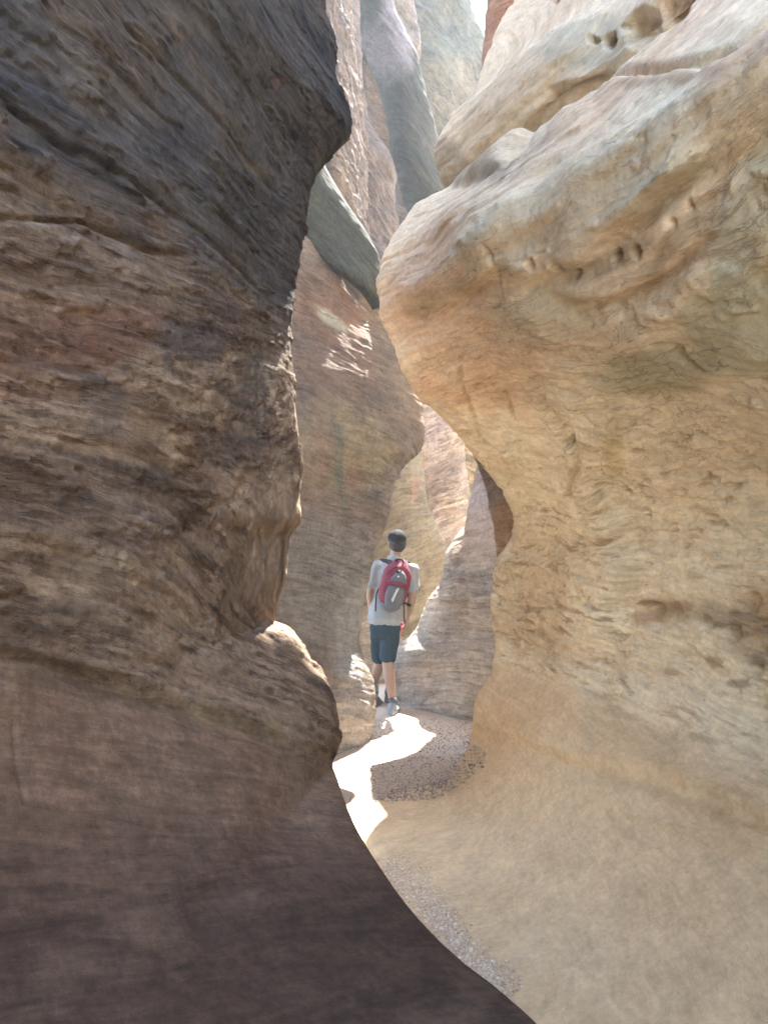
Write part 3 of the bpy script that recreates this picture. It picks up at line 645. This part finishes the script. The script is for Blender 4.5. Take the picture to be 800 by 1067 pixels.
def pebbles(name, label, pts, smin, smax, cols, drop):
    """loose grit: one mesh of small angular stones resting on whatever lies below"""
    bmt = bmesh.new(); bmesh.ops.create_icosphere(bmt, subdivisions=1, radius=1)
    base = np.array([v.co[:] for v in bmt.verts]); fc = np.array([[v.index for v in f.verts] for f in bmt.faces]); bmt.free()
    Vs, Fs, Cs = [], [], []
    for k, (x, y) in enumerate(pts):
        z = drop(x, y)
        if z is None: continue
        s = smin*(smax/smin)**(rng.random()**2.6); sc = s*np.array([1, .8+.3*rng.random(), .55+.25*rng.random()])
        q = base*(1+.28*rng.normal(size=(len(base), 1)).clip(-1, 1))*sc; a = rng.random()*6.28
        r = np.array([[math.cos(a), -math.sin(a), 0], [math.sin(a), math.cos(a), 0], [0, 0, 1]])
        Vs.append(q@r.T+[x, y, z+sc[2]*.1]); Fs.append(fc+len(base)*len(Cs)); Cs.append(np.tile(np.array(cols[rng.integers(len(cols))])*(.8+.4*rng.random()), (len(base), 1)))
    V = np.concatenate(Vs); Fc = np.concatenate(Fs); C = np.concatenate(Cs)
    me = bpy.data.meshes.new(name); me.from_pydata(V.tolist(), [], Fc.tolist())
    ca = me.attributes.new('Col', 'FLOAT_COLOR', 'POINT'); ca.data.foreach_set('color', np.c_[C, np.ones(len(C))].astype(np.float32).reshape(-1))
    m = bpy.data.materials.get('grit')
    if not m:
        n = NT('grit'); at = n.node('ShaderNodeAttribute', attribute_name='Col'); n.l(at.outputs['Color'], n.b.inputs['Base Color']); n.b.inputs['Roughness'].default_value = .9; m = n.m
    o = link(name, me, m); tag(o, label, 'gravel', None, 'stuff'); return o

_rv = np.empty(len(o_right.data.vertices)*3, np.float32); o_right.data.vertices.foreach_get('co', _rv); _rv = _rv.reshape(-1, 3)
_rv = _rv[(_rv[:, 2] < .3) & (_rv[:, 1] > 1) & (_rv[:, 1] < 7) & (abs(_rv[:, 0]) < 2)]
_H = np.full((100, 150), -1.); np.maximum.at(_H, (((_rv[:, 0]+2)*25).astype(int), ((_rv[:, 1]-1)*25).astype(int)), _rv[:, 2])
def drop(x, y):
    h = float(ground_h(np.array([x]), np.array([y]))[0]); i, j = int((x+2)*25), int((y-1)*25)
    return max(h, _H[i, j]) if 0 <= i < 100 and 0 <= j < 150 else h
def strip(cl, w, n):
    cl = np.array([P(px, py, 1.6/((py-565)/F))[:2] for px, py in cl]); L = np.r_[0, np.cumsum(np.linalg.norm(np.diff(cl, axis=0), axis=1))]
    out = []
    for _ in range(n):
        t = rng.random(); p = np.array([np.interp(t*L[-1], L, cl[:, i]) for i in (0, 1)]); out.append(p+rng.normal(size=2)*np.interp(t, np.linspace(0, 1, len(w)), w))
    return out
pebbles('gravel', 'strip of small pale pebbles lying along the foot of the smooth ramp', strip([(405,905),(440,935),(462,965),(480,990),(505,1015),(530,1038)], [.06,.07,.045,.035,.035,.035], 3200), .0025, .008, ([.70,.58,.44],[.64,.52,.40],[.74,.62,.48],[.54,.43,.32]), drop)
pts = []
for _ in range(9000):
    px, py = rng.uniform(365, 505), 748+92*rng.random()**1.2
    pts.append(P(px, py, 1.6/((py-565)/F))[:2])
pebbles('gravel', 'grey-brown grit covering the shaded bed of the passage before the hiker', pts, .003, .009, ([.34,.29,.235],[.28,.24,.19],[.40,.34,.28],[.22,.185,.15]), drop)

# ================================================================ LIGHT
SUN_EL, SUN_AZ = 58.5, 20.0            # azimuth measured from straight ahead towards the right
sd = Vector((math.sin(R(SUN_AZ))*math.cos(R(SUN_EL)), math.cos(R(SUN_AZ))*math.cos(R(SUN_EL)), math.sin(R(SUN_EL))))
ld = bpy.data.lights.new('sun', 'SUN'); ld.energy = 4.6; ld.angle = R(.5); ld.color = (1, .97, .91)
lo = bpy.data.objects.new('sun', ld); COL.objects.link(lo); lo.rotation_euler = (-sd).to_track_quat('-Z', 'Y').to_euler(); lo.location = (3, 6, 14)
W = bpy.data.worlds.new('World'); S.world = W; W.use_nodes = True; nt = W.node_tree
sky = nt.nodes.new('ShaderNodeTexSky'); sky.sky_type = 'NISHITA'; sky.sun_disc = False; sky.sun_elevation = R(SUN_EL); sky.sun_rotation = R(SUN_AZ)
nt.links.new(sky.outputs[0], nt.nodes['Background'].inputs[0]); nt.nodes['Background'].inputs[1].default_value = .13
S.view_settings.view_transform = 'Standard'; S.view_settings.look = 'None'; S.view_settings.gamma = 1; S.view_settings.exposure = 3.5
S.view_settings.use_curve_mapping = False
S.cycles.use_denoising = True; S.cycles.max_bounces = 6; S.cycles.diffuse_bounces = 5; S.cycles.adaptive_threshold = .02; S.cycles.use_adaptive_sampling = True
S.cycles.sample_clamp_indirect = 8

HAZE = .005
# dusty air in the slot
hb = bpy.data.meshes.new('haze'); _b = bmesh.new(); bmesh.ops.create_cube(_b, size=1)
for v in _b.verts: v.co = Vector((v.co.x*150, v.co.y*150, 17+v.co.z*38))
_b.to_mesh(hb); _b.free()
hm = bpy.data.materials.new('dusty_air'); hm.use_nodes = True; _n = hm.node_tree; _n.nodes.remove(_n.nodes['Principled BSDF'])
pv = _n.nodes.new('ShaderNodeVolumePrincipled'); pv.inputs['Color'].default_value = (.88, .94, 1, 1); pv.inputs['Density'].default_value = HAZE; pv.inputs['Anisotropy'].default_value = .35
_n.links.new(pv.outputs[0], _n.nodes['Material Output'].inputs['Volume'])
tag(link('haze', hb, hm), None, None, None, 'stuff')

# ================================================================ THE HIKER
def tube_geo(pts, rad, seg=20, up=(0, 1, 0), caps=True):
    """closed tapered tube through pts; rad = list of r or (rx, ry)"""
    pts = np.array(pts, float); n = len(pts); t = np.linspace(0, n-1, (n-1)*6+1)
    C = catmull(np.arange(n), pts, t); rr = np.array([(r, r) if np.isscalar(r) else r for r in rad], float); Rr = catmull(np.arange(n), rr, t)
    T = np.gradient(C, axis=0); T /= np.linalg.norm(T, axis=1)[:, None]; up = np.array(up, float)
    A = np.cross(np.broadcast_to(up, T.shape), T); l = np.linalg.norm(A, axis=1)[:, None]; A = np.where(l < 1e-3, [1., 0, 0], A/np.maximum(l, 1e-6)); Bn = np.cross(T, A)
    if caps:
        C2 = [C[0]-T[0]*Rr[0].min()*math.sin(a)*.9 for a in (1.4, 1.0, .5)]; R0 = [Rr[0]*math.cos(a) for a in (1.4, 1.0, .5)]
        C3 = [C[-1]+T[-1]*Rr[-1].min()*math.sin(a)*.9 for a in (.5, 1.0, 1.4)]; R1 = [Rr[-1]*math.cos(a) for a in (.5, 1.0, 1.4)]
        C = np.concatenate([C2, C, C3]); Rr = np.concatenate([R0, Rr, R1]); A = np.concatenate([A[:1]]*3+[A]+[A[-1:]]*3); Bn = np.concatenate([Bn[:1]]*3+[Bn]+[Bn[-1:]]*3)
    th = np.linspace(0, 2*math.pi, seg, endpoint=False)
    V = C[:, None]+A[:, None]*(Rr[:, 0, None]*np.cos(th))[..., None]+Bn[:, None]*(Rr[:, 1, None]*np.sin(th))[..., None]
    m = len(C); idx = np.arange(m*seg).reshape(m, seg); a = idx[:-1]; b = idx[1:]
    F_ = np.stack([a, np.roll(a, -1, 1), np.roll(b, -1, 1), b], -1).reshape(-1, 4).tolist()+[idx[0][::-1].tolist(), idx[-1].tolist()]
    return V.reshape(-1, 3), F_
def ell_geo(c, r, rot=None, n=24):
    bm = bmesh.new(); bmesh.ops.create_uvsphere(bm, u_segments=n, v_segments=n//2, radius=1)
    V = np.array([v.co[:] for v in bm.verts])*np.array(r); F_ = [[v.index for v in f.verts] for f in bm.faces]; bm.free()
    if rot is not None: V = V@np.array(rot).T
    return V+np.array(c), F_
def rz(a): c, s = math.cos(a), math.sin(a); return np.array([[c, -s, 0], [s, c, 0], [0, 0, 1]])
def ry(a): c, s = math.cos(a), math.sin(a); return np.array([[c, 0, s], [0, 1, 0], [-s, 0, c]])
def rx(a): c, s = math.cos(a), math.sin(a); return np.array([[1, 0, 0], [0, c, -s], [0, s, c]])
def join_geo(parts):
    V, F_, k = [], [], 0
    for v, f in parts: V.append(np.asarray(v)); F_ += [[i+k for i in q] for q in f]; k += len(v)
    return np.concatenate(V), F_
def solid(name, parts, mat, parent, voxel=None, smooth=6, off=(0, 0, 0), fn=None):
    V, F_ = join_geo(parts); V = V-np.array(off)
    me = bpy.data.meshes.new(name); me.from_pydata(V.tolist(), [], F_)
    if voxel:
        tmp = bpy.data.objects.new('tmp', me); COL.objects.link(tmp)
        md = tmp.modifiers.new('r', 'REMESH'); md.mode = 'VOXEL'; md.voxel_size = voxel
        if smooth: ms = tmp.modifiers.new('s', 'SMOOTH'); ms.iterations = smooth; ms.factor = .5
        bpy.context.view_layer.update()
        me2 = bpy.data.meshes.new_from_object(tmp.evaluated_get(bpy.context.evaluated_depsgraph_get())); bpy.data.objects.remove(tmp); me2.name = name; me = me2
    if fn:
        n = len(me.vertices); a = np.empty(n*3, np.float32); me.vertices.foreach_get('co', a); a = a.reshape(-1, 3); nn = np.empty(n*3, np.float32); me.vertices.foreach_get('normal', nn); a = fn(a, nn.reshape(-1, 3)); me.vertices.foreach_set('co', a.astype(np.float32).reshape(-1)); me.update()
    me.polygons.foreach_set('use_smooth', np.ones(len(me.polygons), bool))
    return link(name, me, mat, parent)
def empty(name, loc):
    o = bpy.data.objects.new(name, None); COL.objects.link(o); o.location = loc; o.empty_display_size = .1; return o

HK = np.array([.03, 6.95, 0.]); Yb = 7.02
q = lambda px, py, y=Yb: P(px, py, y)
skin = plain_mat('skin', (.33, .215, .165), .55, .12, 40, .08, .4)
m_shirt = plain_mat('shirt_cloth', (.30, .335, .36), .9, .10, 300, .25, .1)
m_short = plain_mat('shorts_cloth', (.024, .048, .072), .9, .15, 300, .25, .15)
m_cap = plain_mat('dark_cap_cloth', (.009, .011, .014), .85, .2, 300, .3, .2)
m_hair = plain_mat('black_hair', (.012, .010, .010), .6, .3, 400, .6, .4)
m_shoe = plain_mat('shoe_mesh', (.20, .23, .26), .8, .3, 250, .4, .3)
m_sole = plain_mat('shoe_sole', (.40, .41, .42), .7, .15, 90, .2, .3)
m_sock = plain_mat('sock_knit', (.09, .10, .11), .9, .15, 400, .4, .1)
m_red = plain_mat('maroon_nylon', (.17, .018, .045), .7, .15, 300, .25, .3)
m_grey = plain_mat('grey_nylon', (.105, .115, .135), .75, .15, 300, .25, .3)
m_dark = plain_mat('black_webbing', (.02, .022, .028), .8, .2, 400, .3, .3)
m_white = plain_mat('white_trim', (.75, .76, .78), .5, .05, 200, .05, .3)
m_pink = plain_mat('pink_cloth', (.62, .12, .16), .85, .15, 200, .2, .2)

hiker = empty('person', HK)
tag(hiker, 'hiker seen from behind in light t-shirt, navy shorts and dark cap', 'person')

head = q(413.5, 565, 7.05); neck = q(412, 580, 7.04); nb = q(411, 586, 7.03)
shL, shR = q(393.5, 592), q(428.5, 594); elL, elR = q(386, 617, 6.98), q(429.5, 621, 7.0); wrL, wrR = q(387, 639, 7.05), q(424.5, 642, 7.1)
hpL, hpR = q(395, 640), q(408, 640); knR = q(403.5, 687, 7.0); anR = q(409, 733, 6.90); knL = q(395.5, 689, 7.22); anL = q(389.5, 713, 7.42)
tw = rz(R(12))           # the face is turned a little to the left and up
def hd(v): return head+tw@rx(R(8))@np.array(v, float)
body = [tube_geo([q(401, 642), q(404, 625), q(408, 606), q(410, 595), nb], [(.150, .105), (.135, .10), (.165, .11), (.15, .09), (.06, .055)], 28),
        tube_geo([nb, neck, head+[0, .005, -.03]], [.060, .054, .056]),
        ell_geo(head+[0, 0, .012], (.077, .096, .108), tw), ell_geo(hd((0, .035, -.055)), (.056, .062, .058), tw),
        tube_geo([hd((0, .088, .0)), hd((0, .106, -.028)), hd((0, .092, -.040))], [.008, .014, .010], 10),
        ell_geo(hd((.077, .0, -.01)), (.010, .018, .030), tw, 12), ell_geo(hd((-.077, .0, -.01)), (.010, .018, .030), tw, 12),
        ell_geo(hd((0, .086, -.064)), (.024, .010, .009), tw, 12),
        tube_geo([nb+[0, 0, -.02], shL+[.02, 0, 0], shL], [.06, .056, .05]), tube_geo([nb+[0, 0, -.02], shR-[.02, 0, 0], shR], [.06, .056, .05]),
        tube_geo([shL, (shL+elL)/2, elL, elL*.6+wrL*.4, wrL], [.050, .044, .037, .036, .025]),
        tube_geo([shR, (shR+elR)/2, elR, elR*.6+wrR*.4, wrR], [.050, .044, .037, .036, .025]),
        tube_geo([hpR, (hpR+knR)/2, knR, knR*.66+anR*.34, anR, anR+[0, -.01, -.03]], [.088, .072, .052, .054, .033, .034]),
        tube_geo([hpL, (hpL+knL)/2, knL, knL*.66+anL*.34, anL, anL+[0, -.01, -.03]], [.088, .072, .052, .054, .033, .034])]
def hand(w, d, side, curl):
    """palm, four fingers of unequal length and a thumb off the side of the palm"""
    d = d/np.linalg.norm(d); f = np.array([0, 1., 0]); f = f-d*(f@d); f /= np.linalg.norm(f); s = np.cross(d, f)*side
    out = [tube_geo([w, w+d*.045, w+d*.088], [(.020, .026), (.017, .038), (.014, .040)], 14, up=f)]
    for k, (o, L) in enumerate(((.030, .070), (.010, .078), (-.011, .073), (-.030, .058))):
        a = w+d*.080+f*o; p = [a]
        for j in range(3):
            ang = curl*(j+.6); p.append(p[-1]+(d*math.cos(ang)-s*math.sin(ang)*-1)*L*(.42, .33, .25)[j])
        out.append(tube_geo(p, [.0092, .0088, .0080, .0065], 10))
    t0 = w+d*.028+f*.026; out.append(tube_geo([t0, t0+d*.030+f*.026, t0+d*.058+f*.030+s*.012], [.0125, .0105, .008], 10))
    return out
body += hand(wrL, (q(389, 650, 7.08)-wrL), 1, .28)+hand(wrR, (q(421, 655, 7.12)-wrR), -1, .62)
solid('body', body, skin, hiker, .0065, 5, HK)
for s_ in (-1, 1):
    solid('eye', [ell_geo(hd((s_*.030, .086, .005)), (.012, .007, .008), tw, 12)], m_white, hiker, off=HK)
# hair shows below the cap
solid('hair', [ell_geo(hd((0, -.014, .002)), (.084, .094, .104), tw, 32)], m_hair, hiker, .006, 2, HK, lambda a, n: a+n*(.006*perlin(a*70))[:, None])
# close-fitting cap worn with the brim forward
cap = []
def capshape(a, n):
    b = a+HK-head; return a
solid_cap = solid('cap', [ell_geo(hd((0, -.002, .038)), (.090, .106, .084), tw, 36), tube_geo([hd((-.045, .088, .035)), hd((0, .105, .040)), hd((.045, .088, .035))], [(.012, .010), (.030, .008), (.012, .010)], 14, up=(0, 0, 1)),
                          ell_geo(hd((0, 0, .124)), (.008, .008, .005), None, 10)], m_cap, hiker, .005, 2, HK, lambda a, n: a+n*(.003*perlin(a*30))[:, None])
def wr(amp, sc, seed=0):
    return lambda a, n: a+n*(amp*(perlin(a*np.array([sc, sc, sc*.45])+seed)+.6*perlin(a*np.array([sc*2.2, sc*2.2, sc*.8])+seed)))[:, None]
def frac(a, b, t): return a+(b-a)*t
shirt = [tube_geo([q(401.5, 644), q(402.5, 630), q(406, 612), q(409, 600), q(410.5, 590), q(411.3, 584)], [(.168, .128), (.158, .120), (.168, .125), (.182, .122), (.135, .09), (.070, .066)], 32, caps=True),
         tube_geo([q(409, 595), frac(q(409, 595), shL, .8), shL, frac(shL, elL, .30), frac(shL, elL, .66)], [.085, .072, .068, .066, .074]),
         tube_geo([q(412, 596), frac(q(412, 596), shR, .8), shR, frac(shR, elR, .30), frac(shR, elR, .66)], [.085, .072, .068, .066, .074])]
sh = solid('t_shirt', shirt, m_shirt, hiker, .008, 4, HK, wr(.013, 7))
solid('collar', [tube_geo([neck+np.array([.064*math.cos(a), .060*math.sin(a)+.0, -.030-.012*math.sin(a)]) for a in np.linspace(0, 2*math.pi, 13)], [.0075]*13, 8)], m_shirt, hiker, off=HK)
shorts = [tube_geo([q(401, 636), q(401, 645), q(401, 655)], [(.130, .095), (.136, .105), (.145, .115)], 28),
          tube_geo([hpR+[-.005, 0, .02], frac(hpR, knR, .45), frac(hpR, knR, .93)], [.088, .086, .080]), tube_geo([hpL+[.005, 0, .02], frac(hpL, knL, .45), frac(hpL, knL, .90)], [.088, .086, .080])]
solid('shorts', shorts, m_short, hiker, .008, 4, HK, wr(.013, 11, 5))
def shoe(an, yaw, pitch, zoff):
    M = rz(yaw)@rx(pitch); o = an+np.array([0, 0, -.075])
    T = lambda v: o+M@np.array(v, float)
    up = [tube_geo([T((0, -.055, .012)), T((0, .02, .012)), T((0, .10, .002)), T((0, .175, -.010))], [(.036, .044), (.042, .046), (.046, .034), (.034, .022)], 18, up=(0, 0, 1)),
          tube_geo([T((0, -.012, .02)), T((0, -.015, .062))], [.044, .042], 16)]
    u = solid('shoe', up, m_shoe, hiker, .006, 3, HK, lambda a, n: a+n*(.002*perlin(a*60))[:, None])
    sl = solid('sole', [tube_geo([T((0, -.068, -.030)), T((0, .02, -.032)), T((0, .11, -.032)), T((0, .192, -.026))], [(.034, .012), (.041, .013), (.049, .013), (.036, .011)], 18, up=(0, 0, 1))], m_sole, u, off=HK)
    solid('laces', [tube_geo([T((-.022, y_, .045-y_*.28)), T((0, y_, .058-y_*.30)), T((.022, y_, .045-y_*.28))], [.003]*3, 8) for y_ in (.03, .055, .08, .105)], m_white, u, off=HK)
    solid('sock', [tube_geo([an+[0, 0, -.03], an+[0, 0, .03]], [.040, .041], 16)], m_sock, hiker, off=HK)
shoe(anR+[0, 0, 0], R(-14), 0, 0); shoe(anL, R(16), R(4), 0)

# ---------------------------------------------------------------- backpack, worn on both shoulders
bpO = q(411, 609, 6.83); bp_e = empty('backpack', bpO)
tag(bp_e, 'maroon and grey backpack with a white zip worn by the hiker', 'backpack')
Mb = ry(R(13))@rz(R(-10))
def b(v): return bpO+Mb@np.array(v, float)
def bt(pts, rad, seg=16, up=(0, 1, 0)): return tube_geo([b(p) for p in pts], rad, seg, up)
def puff(a, n): return a+n*(.006*perlin(a*16))[:, None]
main = solid('main_compartment', [bt([(-.01, .03, -.205), (0, .02, -.12), (0, .02, 0), (0, .03, .12), (0, .05, .205)], [(.085, .060), (.130, .085), (.135, .090), (.125, .078), (.065, .045)], 32)], m_red, bp_e, .007, 4, bpO, puff)
solid('front_pocket', [bt([(.024, -.045, -.205), (.034, -.058, -.13), (.036, -.062, -.05), (.034, -.052, -.012)], [(.062, .030), (.086, .040), (.086, .036), (.074, .022)], 28)], m_grey, bp_e, .006, 4, bpO, puff)
solid('upper_pocket', [bt([(.036, -.048, .035), (.034, -.052, .08), (.020, -.030, .122)], [(.076, .028), (.068, .030), (.038, .026)], 26)], m_grey, bp_e, .006, 3, bpO, puff)
solid('band', [bt([(-.075, -.045, .012), (-.02, -.078, .014), (.05, -.080, .014), (.115, -.045, .012)], [(.012, .017)]*4, 12, (0, 0, 1))], m_red, bp_e, off=bpO)
solid('zip', [bt([(.058, -.095, -.020), (.045, -.103, -.08), (.030, -.098, -.150)], [(.004, .004)]*3, 8)], m_white, bp_e, off=bpO)
solid('zip', [bt([(.044, -.096, -.030), (.033, -.103, -.08), (.020, -.098, -.140)], [(.0025, .0025)]*3, 8)], m_white, bp_e, off=bpO)
solid('emblem', [ell_geo(b((.030, -.080, .082)), (.010, .005, .008), None, 12)], m_white, bp_e, off=bpO)
solid('grab_loop', [bt([(-.035, .02, .205), (-.03, 0, .232), (.02, -.005, .236), (.035, .02, .205)], [(.009, .006)]*4, 10)], m_dark, bp_e, off=bpO)
solid('buckle', [bt([(-.002, -.062, .128), (.02, -.066, .118), (.042, -.058, .112)], [(.010, .007)]*3, 10)], m_dark, bp_e, off=bpO)
solid('trim', [bt([(-.088, -.035, .02), (-.075, -.050, .08), (-.040, -.050, .135), (-.01, -.035, .17)], [(.0045, .0045)]*4, 8)], m_dark, bp_e, off=bpO)
solid('base_panel', [bt([(-.085, .01, -.170), (-.03, -.035, -.215), (.03, -.03, -.225), (.075, .02, -.19)], [(.030, .018)]*4, 14)], m_grey, bp_e, .007, 3, bpO)
for sg, a_ in ((-1, shL), (1, shR)):
    top = b((.055*sg, .05, .185)); s0 = np.array([a_[0]-sg*.035, 7.02, a_[2]+.065]); s1 = np.array([a_[0]-sg*.05, 7.14, a_[2]-.03]); s2 = np.array([a_[0]-sg*.03, 7.15, a_[2]-.20]); s3 = np.array([a_[0]-sg*.0, 7.03, a_[2]-.33]); s4 = b((.11*sg, .03, -.14))
    solid('shoulder_strap', [tube_geo([top, s0, s1, s2, s3, s4], [(.022, .008), (.028, .011), (.028, .011), (.022, .009), (.012, .005), (.010, .004)], 12)], m_dark, bp_e, off=bpO)
solid('loose_strap', [tube_geo([q(395.5, 612, 6.93), q(392.5, 618, 6.9), q(391.5, 628, 6.88), q(391.2, 637, 6.88)], [(.007, .003)]*4, 8)], m_dark, bp_e, off=bpO)
solid('loose_strap', [tube_geo([q(420, 625, 6.86), q(421.2, 633, 6.86), q(421, 642, 6.88), q(421.6, 649, 6.9)], [(.007, .003)]*4, 8)], m_dark, bp_e, off=bpO)
cl0 = q(416.5, 655, 7.12)
clo = solid('cloth', [tube_geo([q(419, 649, 7.14), q(417.5, 654, 7.13), q(416, 659, 7.12), q(414.5, 664, 7.12)], [(.012, .012), (.024, .012), (.022, .010), (.008, .006)], 14)], m_pink, None, .005, 2, cl0, lambda a, n: a+n*(.006*perlin(a*60))[:, None])
clo.location = cl0; tag(clo, 'small pink cloth hanging from the right hand of the hiker', 'cloth')

# ---------------------------------------------------------------- stones at the hiker's feet
def stone(name, label, c, r, col, seed, rot=0., mat=None):
    bm = bmesh.new(); bmesh.ops.create_icosphere(bm, subdivisions=5, radius=1); V = np.array([v.co[:] for v in bm.verts]); F_ = [[v.index for v in f.verts] for f in bm.faces]; bm.free()
    V = V/np.linalg.norm(V, axis=1)[:, None]; V = np.sign(V)*np.abs(V)**.8; V = V*(1+.35*fbm(V*1.1+seed, 4)+.05*fbm(V*6+seed, 3))[:, None]; V = V*np.array(r)@rz(rot).T
    cc = np.broadcast_to(np.array(col), V.shape).copy(); cc = mix(cc, np.array(col)*.7, sm(0, .4, fbm(V*9+seed, 4)))
    me = bpy.data.meshes.new(name); me.from_pydata(V.tolist(), [], F_)
    a = me.attributes.new('Col', 'FLOAT_COLOR', 'POINT'); a.data.foreach_set('color', np.c_[cc, np.ones(len(cc))].astype(np.float32).reshape(-1))
    bb = me.attributes.new('bed', 'FLOAT_VECTOR', 'POINT'); bb.data.foreach_set('vector', V.astype(np.float32).reshape(-1))
    me.polygons.foreach_set('use_smooth', np.ones(len(F_), bool)); o = link(name, me, mat or M_mid); o.location = c; tag(o, label, 'rock'); return o
stone('boulder', 'low dark boulder under the raised foot of the hiker', (anL[0]-.06, 7.36, anL[2]-.30), (.17, .22, .19), [.17, .145, .13], 4)
